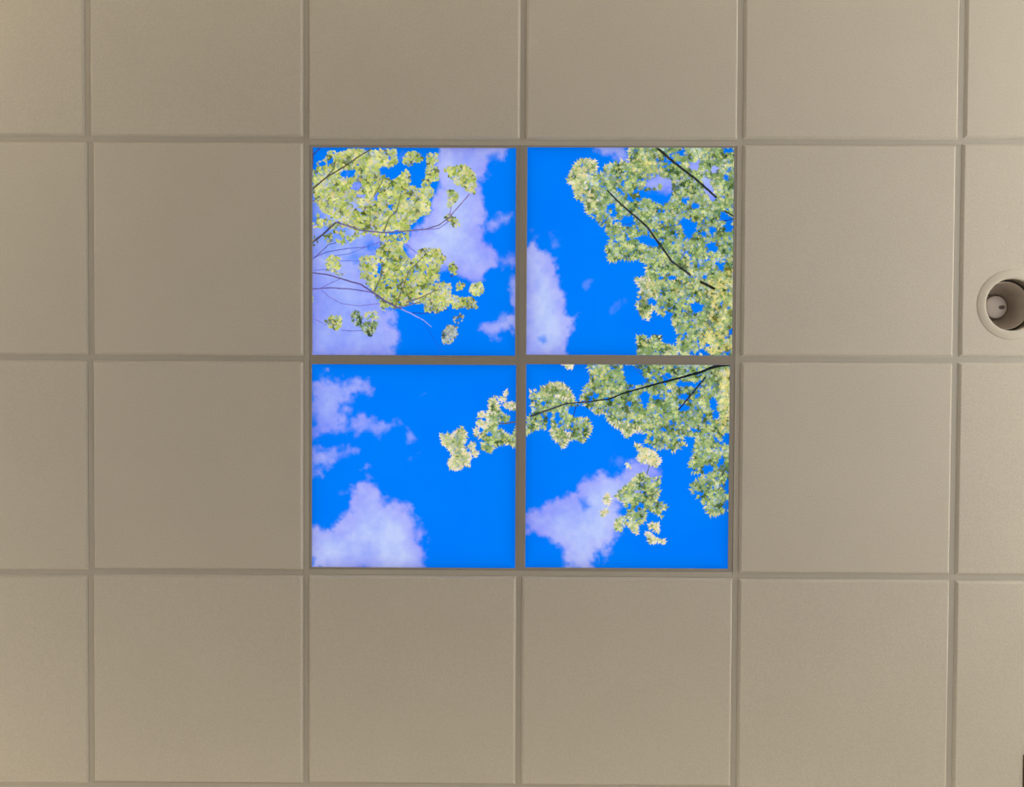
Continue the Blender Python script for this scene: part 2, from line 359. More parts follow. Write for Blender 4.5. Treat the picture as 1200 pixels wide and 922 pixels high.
# foliage: (outline, palette, density 0..1, leaf radius px)
foliage = {
 1: [(k1([(140,60),(260,50),(300,80),(330,150),(370,170),(440,195),(500,215),(530,260),(515,310),(470,330),(440,385),(400,375),(330,382),(240,372),(170,345),(100,300),(60,260),(60,170),(140,120)]), P1Y, .92, 2.9),
     (k1([(52,130),(110,60),(190,52),(270,50),(290,75),(250,110),(200,130),(150,150),(100,150),(52,220)]), P1Y, .8, 2.8),
     (k1([(285,52),(390,50),(402,95),(375,122),(330,120),(300,142),(270,110)]), P1Y, .92, 2.9),
     (k1([(415,95),(430,66),(465,58),(496,84),(495,100),(465,104),(455,122),(440,116),(418,110)]), P1Y, 1, 2.6),
     (k1([(375,185),(410,150),(430,125),(447,165),(447,195),(400,208)]), P1Y, 1, 2.8),
     (k1([(510,68),(555,65),(558,105),(535,115),(560,130),(560,170),(530,180),(522,200),(542,212),(540,245),(525,250),(525,310),(490,310),(495,240),(490,200),(505,170),(500,135),(515,110)]), P1Y, .95, 2.6),
     (k1([(583,128),(600,118),(640,120),(665,112),(685,120),(690,140),(708,150),(712,200),(700,228),(670,222),(660,200),(630,190),(610,165),(590,150)]), P1Y, 1, 2.7),
     (k1([(594,216),(620,215),(642,230),(635,255),(610,280),(597,287)]), P1Y, .95, 2.3),
     (k1([(580,325),(595,310),(620,318),(645,335),(645,360),(625,370),(600,345)]), P1Y, .8, 2.2),
     (k1([(330,385),(440,385),(442,410),(420,440),(400,462),(325,450)]), P1Y, .85, 2.8),
     (k1([(250,480),(300,475),(330,440),(400,430),(430,470),(450,500),(480,455),(520,445),(565,450),(592,490),(565,520),(560,575),(540,580),(520,640),(500,670),(460,665),(400,680),(340,680),(310,640),(270,590),(245,560),(242,520)]), P1Y, .9, 2.9),
     (k1([(520,600),(560,585),(605,590),(612,650),(595,690),(545,705),(500,700),(510,650)]), P1Y, .95, 2.6),
     (k1([(605,665),(620,632),(650,645),(680,640),(705,655),(716,688),(650,690),(615,688)]), P1Y, 1, 2.5),
     (k1([(598,512),(618,500),(640,525),(628,555),(605,545)]), P1Y, .95, 2.2),
     (k1([(628,592),(650,580),(668,595),(655,618),(632,618)]), P1Y, .9, 2.2),
     (k1([(683,603),(700,582),(730,580),(742,610),(735,630),(710,640),(685,625)]), P1Y, 1, 2.4),
     (k1([(572,785),(600,752),(632,762),(636,790),(602,832),(575,828)]), PGY, 1, 2.4), (k1([(575,790),(600,770),(620,790),(600,825)]), P1Y, .4, 1.9),
     (k1([(618,722),(650,702),(667,718),(650,752),(622,750)]), PGY, .8, 2.0),
     (k1([(103,742),(130,712),(170,720),(176,755),(155,778),(125,762)]), P1Y, .9, 2.3),
     (k1([(208,712),(226,690),(258,715),(250,750),(262,775),(240,760),(212,745)]), PDK, .8, 2.2), (k1([(252,770),(262,745),(312,740),(310,772),(288,798),(265,785)]), PDK, 1, 2.3), (k1([(270,705),(312,698),(320,725),(290,735),(262,720)]), P2G, .6, 2.0),
     (k1([(106,492),(135,473),(162,485),(166,520),(150,545),(115,532)]), P1Y, 1, 2.5), (k1([(145,540),(192,540),(190,562),(150,560)]), PGY, .7, 2.0),
     (k1([(52,330),(80,310),(140,335),(230,345),(330,382),(320,400),(230,400),(215,440),(150,442),(100,420),(52,440)]), P1Y, .64, 2.5),
     (k1([(320,650),(360,670),(385,690),(350,712),(325,690)]), P1Y, .7, 2.2),
     (k1([(470,640),(520,640),(530,690),(505,705)]), PGY, .6, 2.2), (k1([(52,640),(62,645),(60,660),(52,662)]), P1Y, 1, 2)],
 2: [(k2([(470,35),(895,35),(895,890),(655,890),(665,800),(640,740),(600,715),(565,690),(545,735),(515,715),(495,665),(515,610),(490,565),(540,560),(535,510),(510,490),(430,495),(385,500),(375,450),(390,410),(375,370),(345,345),(300,305),(290,260),(255,245),(245,195),(222,175),(245,120),(275,90),(335,95),(345,130),(322,142),(350,155),(370,120),(400,105),(440,95),(465,110)]), P2G, .86, 2.6),
     (k2([(222,175),(245,120),(275,90),(335,95),(342,130),(310,145),(290,170),(300,215),(345,240),(340,300),(300,305),(290,260),(255,245),(245,195)]), PCR, .75, 2.5),
     (k2([(490,565),(560,575),(600,590),(580,640),(545,735),(515,715),(495,665),(515,610)]), PCR, .8, 2.4),
     (k2([(480,70),(600,60),(620,130),(560,160),(480,150)]), PYE, .6, 2.5),
     (k2([(650,45),(895,45),(895,340),(800,440),(640,250),(660,170)]), PDK, .45, 2.5),
     (k2([(780,580),(895,500),(895,880),(740,870),(760,740),(800,700)]), PYE, .85, 2.8),
     (k2([(640,730),(760,720),(740,860),(665,870),(670,800)]), PDK, .35, 2.4),
     (k2([(590,580),(760,560),(800,640),(640,660)]), PYE, .4, 2.5),
     (k2([(560,400),(700,420),(800,540),(780,580),(650,470)]), PYE, .2, 2.4),
     (k2([(500,800),(530,798),(545,820),(570,795),(595,800),(600,830),(655,838),(662,890),(500,890),(505,840)]), P2G, .9, 2.4)],
 3: [(kd([(30,520),(75,510),(105,495),(130,530),(165,490),(210,470),(235,440),(275,490),(280,550),(255,600),(240,650),(310,690),(320,740),(300,820),(270,790),(220,840),(165,845),(115,820),(115,750),(160,720),(120,660),(110,630),(60,620)]), PCR, 1, 2.4),
     (kd([(140,560),(230,510),(240,600),(220,700),(270,740),(250,780),(200,760),(180,650)]), P2G, .5, 2.2),
     (kd([(290,615),(330,590),(365,610),(345,650),(390,680),(370,730),(340,700),(310,650)]), PCR, .9, 1.9),
     (kd([(345,480),(370,450),(395,480),(385,520),(360,525)]), PCR, 1, 2.1), (kd([(365,410),(400,375),(450,400),(455,440),(400,445)]), PCR, 1, 2.2), (kd([(390,325),(420,300),(455,330),(430,352),(395,348)]), PCR, 1, 2.0),
     (kd([(500,190),(525,170),(570,220),(590,290),(650,340),(690,350),(680,385),(560,400),(560,470),(620,470),(690,550),(725,500),(750,430),(750,635),(690,610),(640,595),(580,610),(520,660),(490,690),(455,660),(430,660),(410,620),(440,560),(400,540),(450,470),(460,350),(490,290)]), P2G, .95, 2.3),
     (kd([(500,190),(525,170),(570,220),(590,290),(500,330),(460,440),(470,340),(490,290)]), PCR, .7, 2.2),
     (kd([(580,185),(620,155),(655,90),(668,110),(640,160),(650,190),(610,202)]), PCR, 1, 1.7), (kd([(628,238),(660,220),(700,210),(745,225),(735,280),(690,280)]), PCR, .9, 2.0), (kd([(525,150),(570,150),(582,172),(550,170)]), PGY, .9, 1.4)],
 4: [(k4([(50,290),(75,260),(80,215),(70,165),(110,155),(150,135),(185,130),(215,140),(240,175),(250,205),(270,215),(255,240),(275,275),(305,275),(320,320),(285,375),(255,355),(230,360),(205,395),(165,350),(150,320),(110,315),(50,340)]), P2G, .85, 2.3),
     (k4([(70,165),(110,155),(150,135),(185,130),(215,140),(240,175),(250,205),(200,190),(150,180),(100,185)]), PCR, .7, 2.2), (k4([(150,300),(180,290),(235,345),(230,360),(205,395),(165,350)]), PCR, .7, 2.2),
     (k4([(290,45),(800,45),(880,50),(880,300),(876,640),(840,655),(790,665),(760,610),(720,570),(710,545),(735,520),(770,500),(715,490),(705,455),(730,420),(725,400),(740,350),(690,340),(680,365),(700,380),(640,410),(610,390),(590,400),(570,390),(530,365),(545,340),(500,320),(460,350),(430,315),(390,290),(370,250),(330,260),(320,240),(270,205),(285,150),(310,135),(320,100)]), P2G, .84, 2.6),
     (k4([(385,285),(430,290),(520,310),(500,322),(460,352),(430,316)]), PCR, .8, 2.3),
     (k4([(300,60),(420,70),(400,120),(320,130)]), PYE, .35, 2.3), (k4([(195,55),(245,55),(240,75),(215,68)]), PCR, 1, 1.8),
     (k4([(805,100),(880,75),(880,330),(840,335),(815,285),(835,240),(820,180),(835,130)]), PYE, 1, 3.4),
     (k4([(795,65),(850,60),(855,110),(840,140),(800,120),(785,140),(770,110)]), PDK, .8, 2.4), (k4([(815,150),(850,160),(855,240),(835,230),(820,190)]), PDK, .4, 2.0),
     (k4([(720,540),(800,490),(850,560),(840,620),(770,600)]), PDK, .25, 2.3),
     (ke([(290,70),(320,62),(360,100),(420,110),(470,150),(512,205),(470,262),(430,228),(380,222),(340,212),(320,170),(350,140)]), PCR, .95, 2.3),
     (ke([(240,390),(290,350),(320,310),(380,300),(420,340),(500,330),(505,370),(485,420),(505,460),(470,520),(550,550),(555,580),(510,600),(525,660),(490,640),(440,610),(400,600),(385,650),(380,690),(330,720),(320,790),(290,780),(260,740),(240,700),(200,720),(190,770),(150,750),(135,720),(150,680),(230,640),(240,580),(190,520),(140,490),(150,450),(190,440)]), P2G, .88, 2.4),
     (ke([(135,720),(150,680),(230,640),(330,700),(320,790),(290,780),(260,740),(240,700),(200,720),(190,770),(150,750)]), PCR, .6, 2.2), (ke([(160,450),(250,380),(330,310),(380,320),(260,450)]), PYE, .35, 2.2),
     (ke([(48,505),(75,462),(107,490),(97,555),(55,545)]), PCR, 1, 2.1), (ke([(28,615),(70,588),(92,610),(60,645),(33,645)]), PCR, 1, 1.9),
     (ke([(400,722),(440,698),(492,708),(488,785),(440,765)]), PCR, 1, 2.2), (ke([(375,790),(410,772),(450,810),(542,838),(538,866),(470,852),(430,868),(400,830)]), PCR, 1, 1.9), (ke([(225,215),(255,222),(268,262),(238,252)]), PCR, .8, 1.6)]}
# openings in the foliage where the sky shows: (panel -> outlines)
gaps = {
 1: [rect(399,417,199,209), rect(412,424,212,223), [(409,237),(415,236),(426,247),(424,251)], rect(437,443,226,234), rect(371,383,174,186), [(449,206),(458,200),(466,192),(471,194),(468,202),(458,210)],
     [(480,196),(498,190),(500,197),(494,203),(494,216),(487,217),(482,207)], rect(490,515,172,178), rect(366,372,255,262), rect(366,371,268,276), rect(419,427,227,233), rect(404,415,268,276), rect(455,460,239,247), [(442,310),(447,307),(448,318),(443,322)]],
 2: [k2([(510,220),(560,212),(640,215),(638,255),(600,278),(550,250),(512,245)]), k2(rect(440,490,318,362)), k2([(490,405),(530,390),(590,420),(590,440),(550,440),(510,425)]), k2([(665,335),(700,328),(747,345),(735,385),(710,415),(688,400),(680,365)]),
     k2([(770,432),(800,418),(822,440),(815,465),(790,462)]), k2(rect(788,820,358,386)), k2([(832,300),(845,298),(885,322),(885,345),(835,338)]), k2(rect(850,884,345,385)), k2(rect(755,780,378,400)), k2(rect(845,888,43,66)), k2(rect(794,826,115,145)), k2(rect(843,868,150,174)),
     k2([(762,168),(790,165),(822,250),(800,265),(765,215)]), k2(rect(712,750,102,135)), k2(rect(717,750,263,292)), k2(rect(543,574,645,676)), k2([(712,668),(730,658),(770,670),(765,700),(725,712)]), k2(rect(744,775,848,868)), k2(rect(612,642,698,722)),
     k2([(345,100),(372,105),(366,130),(350,152),(338,140)]), k2(rect(415,440,205,222)), k2(rect(600,640,165,210)), k2([(540,170),(590,155),(620,180),(560,210),(530,205)]), k2(rect(400,430,330,348)), k2(rect(625,660,555,575)), k2(rect(655,680,95,115))],
 3: [kd(rect(470,510,480,530)), kd(rect(590,680,430,470))],
 4: [k4(rect(140,157,250,322)), k4(rect(173,190,244,298)), k4(rect(222,278,224,262)), k4([(440,58),(480,60),(520,90),(548,130),(500,142),(455,135)]), k4(rect(512,550,165,222)), k4(rect(322,350,168,196)), k4(rect(600,640,90,124)), k4([(660,124),(760,128),(760,148),(665,148)]),
     k4(rect(669,703,171,201)), k4(rect(665,703,215,246)), k4(rect(788,821,186,241)), k4(rect(800,835,246,278)), k4(rect(843,878,331,376)), k4(rect(763,808,460,490)), k4(rect(828,852,425,462)), k4(rect(852,876,527,574)), ke(rect(328,382,540,592)), k4(rect(115,135,205,225)), k4(rect(235,250,290,310)), k4(rect(700,735,355,385)), ke(rect(200,240,590,640)), k4(rect(560,585,180,200)), k4(rect(465,485,145,158)), k4(rect(842,876,600,640))]}
# twigs: (polyline, width px at both ends, colour)
twigs = {
 1: [(k1([(52,212),(110,165),(190,115),(240,80),(290,50)]), 2.0, 1.4, (88,84,70)), (k1([(56,50),(57,90),(54,140)]), 1.6, 1.4, (70,66,110)), (k1([(54,78),(70,60),(86,46)]), 1.4, 1.2, (60,62,130)),
     (k1([(52,425),(100,390),(125,365),(150,343)]), 2.4, 2.0, (84,76,92)), (k1([(150,343),(190,355),(250,375),(340,385),(430,378),(510,370),(560,355),(610,320)]), 1.8, 1.3, (112,100,140)),
     (k1([(505,372),(560,368),(595,345),(608,325)]), 1.0, .9, (120,110,190)), (k1([(600,325),(640,280),(680,235),(697,205)]), 1.5, 1.2, (136,122,176)), (k1([(604,320),(610,280),(617,240)]), 1.3, 1.1, (140,120,180)),
     (k1([(52,492),(80,470),(120,432),(150,425)]), 1.3, 1.0, (96,92,150)), (k1([(52,490),(110,462),(200,447),(270,442),(330,420)]), 1.3, .9, (100,104,196)), (k1([(120,480),(200,470),(300,430)]), 1.0, .8, (104,116,220)), (k1([(160,497),(215,498),(250,498)]), .9, .9, (110,120,220)),
     (k1([(52,545),(120,553),(190,575),(250,592),(300,625),(350,660),(410,690)]), 1.6, 1.9, (98,88,140)), (k1([(410,690),(450,708),(500,735),(532,762)]), 1.7, .9, (150,160,240)),
     (k1([(52,610),(130,605),(210,610),(290,622),(340,655)]), 1.5, 1.4, (104,96,160)), (k1([(85,608),(120,590),(165,570)]), 1.0, .9, (120,112,200)), (k1([(90,612),(120,640),(170,668),(240,678),(320,668)]), 1.0, 1.0, (126,122,206)),
     (k1([(54,725),(80,738),(112,755)]), 1.0, .9, (130,126,210)), (k1([(172,774),(215,778),(255,776)]), 1.1, 1.0, (116,120,206)), (k1([(60,535),(110,532),(150,530)]), .9, .9, (110,120,220)),
     (k1([(385,688),(450,672),(530,650)]), 1.3, 1.1, (124,112,120)), (k1([(455,705),(500,708),(560,700),(600,690)]), 1.2, 1.0, (28,70,170)), (k1([(430,430),(450,448),(472,466)]), 1.0, .9, (112,112,200)),
     (k1([(500,742),(545,815),(570,866)]), .8, .7, (24,104,226)), (k1([(385,275),(400,245),(415,222)]), 1.2, 1.0, (120,126,80)), (k1([(430,665),(438,630),(442,595)]), 1.2, 1.0, (150,140,84)), (k1([(420,340),(450,290),(470,260)]), 1.1, .9, (130,136,84)), (k1([(512,172),(522,178)]), 2.0, 1.8, (92,60,66)), (k1([(608,556),(616,560)]), 1.8, 1.6, (70,50,90)), (k1([(52,258),(90,257),(150,258)]), 1.1, 1.0, (110,104,100)), (k1([(300,240),(330,190),(345,150)]), 1.9, .9, (124,128,88)), (k1([(340,385),(360,330),(395,290),(410,225)]), 1.9, 1.0, (118,122,80)), (k1([(300,625),(330,560),(335,500)]), 1.9, 1.0, (112,116,82)), (k1([(380,690),(420,600),(440,540),(500,480)]), 1.9, 1.0, (128,124,84)), (k1([(430,665),(500,640),(560,610)]), 1.9, 1.0, (124,116,96)), (k1([(110,165),(140,130),(150,90)]), 1.8, .9, (104,100,80))],
 2: [(k2([(578,44),(650,105),(735,170),(780,210),(818,245)]), 3.0, 2.4, (44,48,48)), (k2([(788,75),(796,150),(822,222)]), 1.7, 1.7, (48,54,84)), (k2([(380,215),(440,275),(500,325),(540,360),(590,430),(640,500),(715,555)]), 1.8, 2.8, (52,54,54)), (k2([(752,580),(812,610)]), 3.4, 2.8, (42,42,32)),
     (k2([(850,298),(870,308),(890,320)]), 1.4, 2.2, (34,46,50)), (k2([(832,338),(860,336),(888,328)]), 1.0, 1.2, (30,60,130)), (k2([(440,352),(470,350),(495,340)]), 1.0, .9, (40,90,190)), (k2([(640,498),(625,515),(620,540)]), 1.3, 1.0, (60,64,60)), (k2([(620,575),(600,570)]), 1, 1, (70,80,90)), (k2([(886,60),(889,200)]), 1.4, 1.6, (48,56,52)), (k2([(845,190),(800,170),(770,160)]), .9, .8, (80,100,150))],
 3: [(kd([(752,392),(680,405),(580,415),(500,450),(400,520)]), 1.7, 1.0, (92,86,72)), (kd([(360,580),(290,620),(230,680)]), 1.0, .9, (150,150,100)), (kd([(625,200),(640,240),(660,262)]), .8, .8, (110,140,210))],
 4: [(k4([(72,266),(150,238),(215,215),(290,208),(332,204)]), 1.8, 1.6, (60,60,76)), (k4([(330,204),(395,195),(440,175),(545,145),(640,120),(750,90),(800,70)]), 1.6, 3.0, (26,32,42)), (k4([(800,70),(830,62),(876,57)]), 3.4, 3.8, (28,32,26)), (k4([(405,190),(388,140),(384,118)]), 1.3, 1.0, (90,90,84)),
     (k4([(775,108),(740,150),(700,200),(665,240)]), 1.9, 1.9, (36,50,84)), (k4([(655,262),(640,290)]), 1.7, 1.4, (70,76,84)), (k4([(605,335),(590,390)]), 1.1, .9, (90,110,110)), (k4([(552,455),(528,535),(508,585)]), 1.3, 1.2, (104,124,116)), (k4([(545,130),(515,95),(490,70)]), 1.0, .8, (46,90,180)), (k4([(256,224),(244,272)]), 1.2, 1.0, (40,64,150)),
     (k4([(866,435),(850,480),(835,510)]), 1.6, 1.2, (70,84,84)), (k4([(846,530),(852,590),(858,650)]), 1.2, 1.0, (66,92,120)), (k4([(838,525),(825,560)]), 1.4, 1.0, (60,74,66)), (k4([(640,125),(600,95),(560,75)]), .9, .8, (90,120,140))]}

def poly_mesh(name, items, ztop, pmin, pmax, origin):
    """items: (centre xy, ring Nx2, centre colour, rim colour, z): all in photo pixels, flattened onto the film plane"""
    V, Fc, col = [], [], []
    for cxy, ring, c0, c1, z in items:
        b = len(V); n = len(ring)
        V.append((cxy[0], cxy[1], z)); col.append(c0)
        for q in ring: V.append((q[0], q[1], z)); col.append(c1)
        for i in range(n): Fc.append((b, b+1+i, b+1+(i+1) % n))
    V = np.array(V); w = px_to_plane(V[:, :2], ztop)
    w[:,0] = np.clip(w[:,0], pmin[0], pmax[0]); w[:,1] = np.clip(w[:,1], pmin[1], pmax[1])
    P = np.column_stack([w[:,0]-origin[0], w[:,1]-origin[1], ztop-origin[2]-V[:,2]])
    me = bpy.data.meshes.new(name); me.from_pydata(P.tolist(), [], Fc); me.update()
    a = me.color_attributes.new('ink', 'FLOAT_COLOR', 'POINT')
    a.data.foreach_set('color', np.column_stack([np.array(col), np.ones(len(col))]).astype(np.float32).ravel())
    return me

def make_leaves(pid, seed):
    rs = np.random.RandomState(seed); nz = Noise(seed+50); items = []
    gp = gaps.get(pid, [])
    gsd = lambda x, y: np.max([sdist(g, x, y) for g in gp], 0) if gp else np.full(x.shape, -99.)
    for li, (poly, pal, dens, rad) in enumerate(foliage[pid]):
        p = np.array(poly); x0, y0 = p.min(0); x1, y1 = p.max(0)
        soft = pal is P1Y or pal is PGY
        for layer, (key, sp, rr, z0) in enumerate((('dark', 3.4, 1.05, 0.08), ('mid', 2.35, .92, 0.16), ('light', 2.9, .72, 0.26))):
            s = sp*rad/2.6
            nx = max(2, int((x1-x0)/s)+1); ny = max(2, int((y1-y0)/s)+1)
            gx, gy = np.meshgrid(x0+(np.arange(nx)+.5)*s, y0+(np.arange(ny)+.5)*s)
            gx = gx.ravel()+rs.uniform(-.5,.5,gx.size)*s; gy = gy.ravel()+rs.uniform(-.5,.5,gy.size)*s
            sd = sdist(poly, gx, gy); gs = gsd(gx, gy)
            n1 = nz.fbm(gx/9, gy/9, 3); n2 = nz.fbm(gx/5+40, gy/5+9, 2)
            q = np.clip((n1-.28)/.44, 0, 1); n4 = nz.fbm(gx/8+15, gy/8+61, 3); n5 = nz.fbm(gx/5+33, gy/5+8, 2)
            n3 = np.clip((nz.fbm(gx/3.4+70, gy/3.4+21, 2)-.22)/.56, 0, 1)
            keep = (sd > (rad*.25 if dens < .9 else 0)) & (gs < -rad*.15) & ((q < dens+.12) & (n3 < dens+.10) | (dens > .94))
            if key == 'dark': keep &= rs.rand(gx.size) < dens*.85
            if key == 'mid': keep &= rs.rand(gx.size) < dens*.92
            if key == 'light': keep &= rs.rand(gx.size) < np.clip((n2-.40)*3.0, 0, .8)*dens
            for i in np.nonzero(keep)[0]:
                edge = sd[i] < rad*1.1
                pl = pal['edge'] if edge and rs.rand() < .45 else pal[key]
                if key == 'mid':
                    tone = .72*np.clip((n4[i]-.28)/.44, 0, 1)+.28*rs.rand()
                    pl = pal['dark'] if tone < .24 else pal['light'] if tone > .80 else pl
                c = np.array(pl[int(np.clip(((n5[i]-.28)/.44*.7+rs.rand()*.3)*len(pl), 0, len(pl)-1))], float)+rs.uniform(-6, 6)+(n4[i]-.5)*66-2
                if rs.rand() < (.17 if soft else .09): c = .6*c+.4*np.array((150, 172, 238))    # sky glowing through
                r = rad*rr*rs.uniform(.85, 1.35)
                if edge and pal in (P1Y, PGY): r *= .85
                a0 = rs.uniform(0, 2*math.pi)
                if soft:
                    nl = 8; rad_k = rs.uniform(.70, 1.12, nl)*np.where(np.arange(nl) % 4 == 0, 1.3, .92)
                else:
                    nl = 10; rad_k = np.where(np.arange(nl) % 2 == 0, rs.uniform(1.0, 1.5, nl), rs.uniform(.40, .60, nl))
                asp = rs.uniform(.42, .8) if soft else rs.uniform(.6, 1.0); a1 = rs.uniform(0, math.pi)
                an = a0+np.arange(nl)*2*math.pi/nl
                ux, uy = np.cos(an)*r*rad_k, np.sin(an)*r*rad_k*asp
                ring = np.column_stack([gx[i]+ux*math.cos(a1)-uy*math.sin(a1), gy[i]+ux*math.sin(a1)+uy*math.cos(a1)])
                c1 = c+rs.uniform(-6, 14)
                items.append(((gx[i], gy[i]), ring, srgb(np.clip(c-rs.uniform(0, 20), 8, 245)), srgb(np.clip(c1, 8, 245)), (z0+rs.uniform(0, .07))*mm))
        # pointed leaf tips sticking out along the outline
        if soft or pal in (PYE, PDK): continue
        n = len(p)
        for k in range(n):
            a, b = p[k], p[(k+1) % n]; L = math.hypot(*(b-a))
            for t in np.arange(rs.uniform(0, .5), 1, 3.4/max(L, 3.4)):
                m = a+(b-a)*t; nrm = np.array([b[1]-a[1], a[0]-b[0]])/max(L, 1e-6)
                if inside(poly, np.array([m[0]+nrm[0]]), np.array([m[1]+nrm[1]]))[0]: nrm = -nrm
                if gsd(np.array([m[0]]), np.array([m[1]]))[0] > 0 or rs.rand() > .8: continue
                th = math.atan2(nrm[1], nrm[0])+rs.uniform(-.75, .75); dv = np.array([math.cos(th), math.sin(th)]); sv = np.array([-dv[1], dv[0]])
                ln = rs.uniform(2.6, 5.2); wd = rs.uniform(.9, 1.5); bs = m-dv*2.0
                ring = [bs-sv*wd*.5, bs+dv*ln*.45-sv*wd*1.1, bs+dv*ln*.8-sv*wd*.4, bs+dv*(ln+1.2), bs+dv*ln*.75+sv*wd*.45, bs+dv*ln*.4+sv*wd*1.1, bs+sv*wd*.5]
                pl = pal['edge'] if rs.rand() < .7 else pal['mid']
                c = np.array(pl[rs.randint(len(pl))], float)+rs.uniform(-12, 10)
                items.append((tuple(bs+dv*ln*.4), ring, srgb(np.clip(c-12, 8, 240)), srgb(np.clip(c+6, 8, 240)), (.33+rs.uniform(0, .05))*mm))
    return items
def make_twigs(pid, seed):
    rs = np.random.RandomState(seed)
    for pts, w0, w1, colr in twigs[pid]:
        items = []
        p = np.array(pts, float); d = np.r_[0, np.cumsum(np.hypot(*np.diff(p, axis=0).T))]
        m = max(3, int(d[-1]/3)+1); t = np.linspace(0, d[-1], m)
        x = np.interp(t, d, p[:,0])+rs.uniform(-.18,.18,m); y = np.interp(t, d, p[:,1])+rs.uniform(-.18,.18,m)
        tx, ty = np.gradient(x), np.gradient(y); L = np.hypot(tx, ty); nx, ny = -ty/L, tx/L
        hw = np.linspace(w0, w1, m)/2*rs.uniform(.85, 1.15, m)
        for i in range(m-1):
            c = srgb(np.clip(np.array(colr)+rs.uniform(-8, 12), 4, 250))
            ring = [(x[i]+nx[i]*hw[i], y[i]+ny[i]*hw[i]), (x[i+1]+nx[i+1]*hw[i+1], y[i+1]+ny[i+1]*hw[i+1]), (x[i+1]-nx[i+1]*hw[i+1], y[i+1]-ny[i+1]*hw[i+1]), (x[i]-nx[i]*hw[i], y[i]-ny[i]*hw[i])]
            items.append((((x[i]+x[i+1])/2, (y[i]+y[i+1])/2), ring, c, c, (0.42 if max(w0, w1) > 1.75 else 0.2)*mm))
        yield items

def film_mesh(pid, o, pmin, pmax, z):
    N = 240
    ux = np.linspace(pmin[0], pmax[0], N+1); uy = np.linspace(pmin[1], pmax[1], N+1)
    gx, gy = np.meshgrid(ux, uy); gx = gx.ravel(); gy = gy.ravel()
    # world -> photo pixel
    d = np.stack([gx-CX, gy-CY, np.full(gx.shape, z-(H-CD))], 0); c = R3.T @ d
    px, py = W/2+F*c[0]/c[2], HGT/2+F*c[1]/c[2]
    nz = Noise(7+pid)
    wob = nz.fbm(px/16, py/16, 5); fine = nz.fbm(px/6+50, py/6+50, 4); big = nz.fbm(px/42+9, py/42+9, 3)
    wx = px+(nz.fbm(px/14+3, py/14+77, 4)-.5)*9; wy = py+(nz.fbm(px/14+90, py/14+13, 4)-.5)*9
    dens = np.zeros(px.shape); deep = np.zeros(px.shape)
    for poly, st, soft in clouds[pid]:
        s = sdist(poly, wx, wy)
        e = (s+(wob-.5)*soft*5.5+(fine-.5)*soft*2.5+soft*.9)/(soft*3.2)
        dd = np.clip(e, 0, 1); dd = dd*dd*(3-2*dd)
        dd *= st*(.90+.22*(fine-.5)+.45*(big-.5))
        deep = np.maximum(deep, np.clip(s/26, 0, 1)*st)
        if st < .8: dd *= np.clip(.45+1.5*(wob-.22), 0, 1.1)
        dens = np.maximum(dens, dd)
    if pid in thin:
        s = sdist(thin[pid], wx, wy); dens *= 1-.75*np.clip((s+3)/6, 0, 1)
    dens = np.clip(dens, 0, 1)
    u = (gx-pmin[0])/(pmax[0]-pmin[0]); v = (gy-pmin[1])/(pmax[1]-pmin[1])
    edge = np.minimum(np.minimum(u, 1-u), np.minimum(v, 1-v))
    base = np.stack([np.full(u.shape, 0.), 125+7*(big-.5), np.full(u.shape, 253.)], 1)
    lum = np.clip(deep*.75+1.1*(big-.45)+.35*(wob-.5), -.3, 1)
    hi = np.stack([164+26*lum+8*(fine-.5), 165+40*lum+10*(fine-.5), np.full(u.shape, 253.)], 1)
    colr = srgb(base)*(1-dens[:,None])+srgb(np.clip(hi, 0, 255))*dens[:,None]
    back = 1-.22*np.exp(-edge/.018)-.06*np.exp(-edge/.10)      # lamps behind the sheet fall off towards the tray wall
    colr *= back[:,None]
    P = np.column_stack([gx-o[0], gy-o[1], np.full(gx.shape, z-o[2])])
    idx = np.arange((N+1)*(N+1)).reshape(N+1, N+1)
    a, b, c2, d2 = idx[:-1,:-1].ravel(), idx[1:,:-1].ravel(), idx[1:,1:].ravel(), idx[:-1,1:].ravel()
    me = bpy.data.meshes.new('printed_sky'); me.from_pydata(P.tolist(), [], np.stack([a, b, c2, d2], 1).tolist()); me.update()
    at = me.color_attributes.new('ink', 'FLOAT_COLOR', 'POINT')
    at.data.foreach_set('color', np.column_stack([colr, np.ones(len(colr))]).astype(np.float32).ravel())
    return me

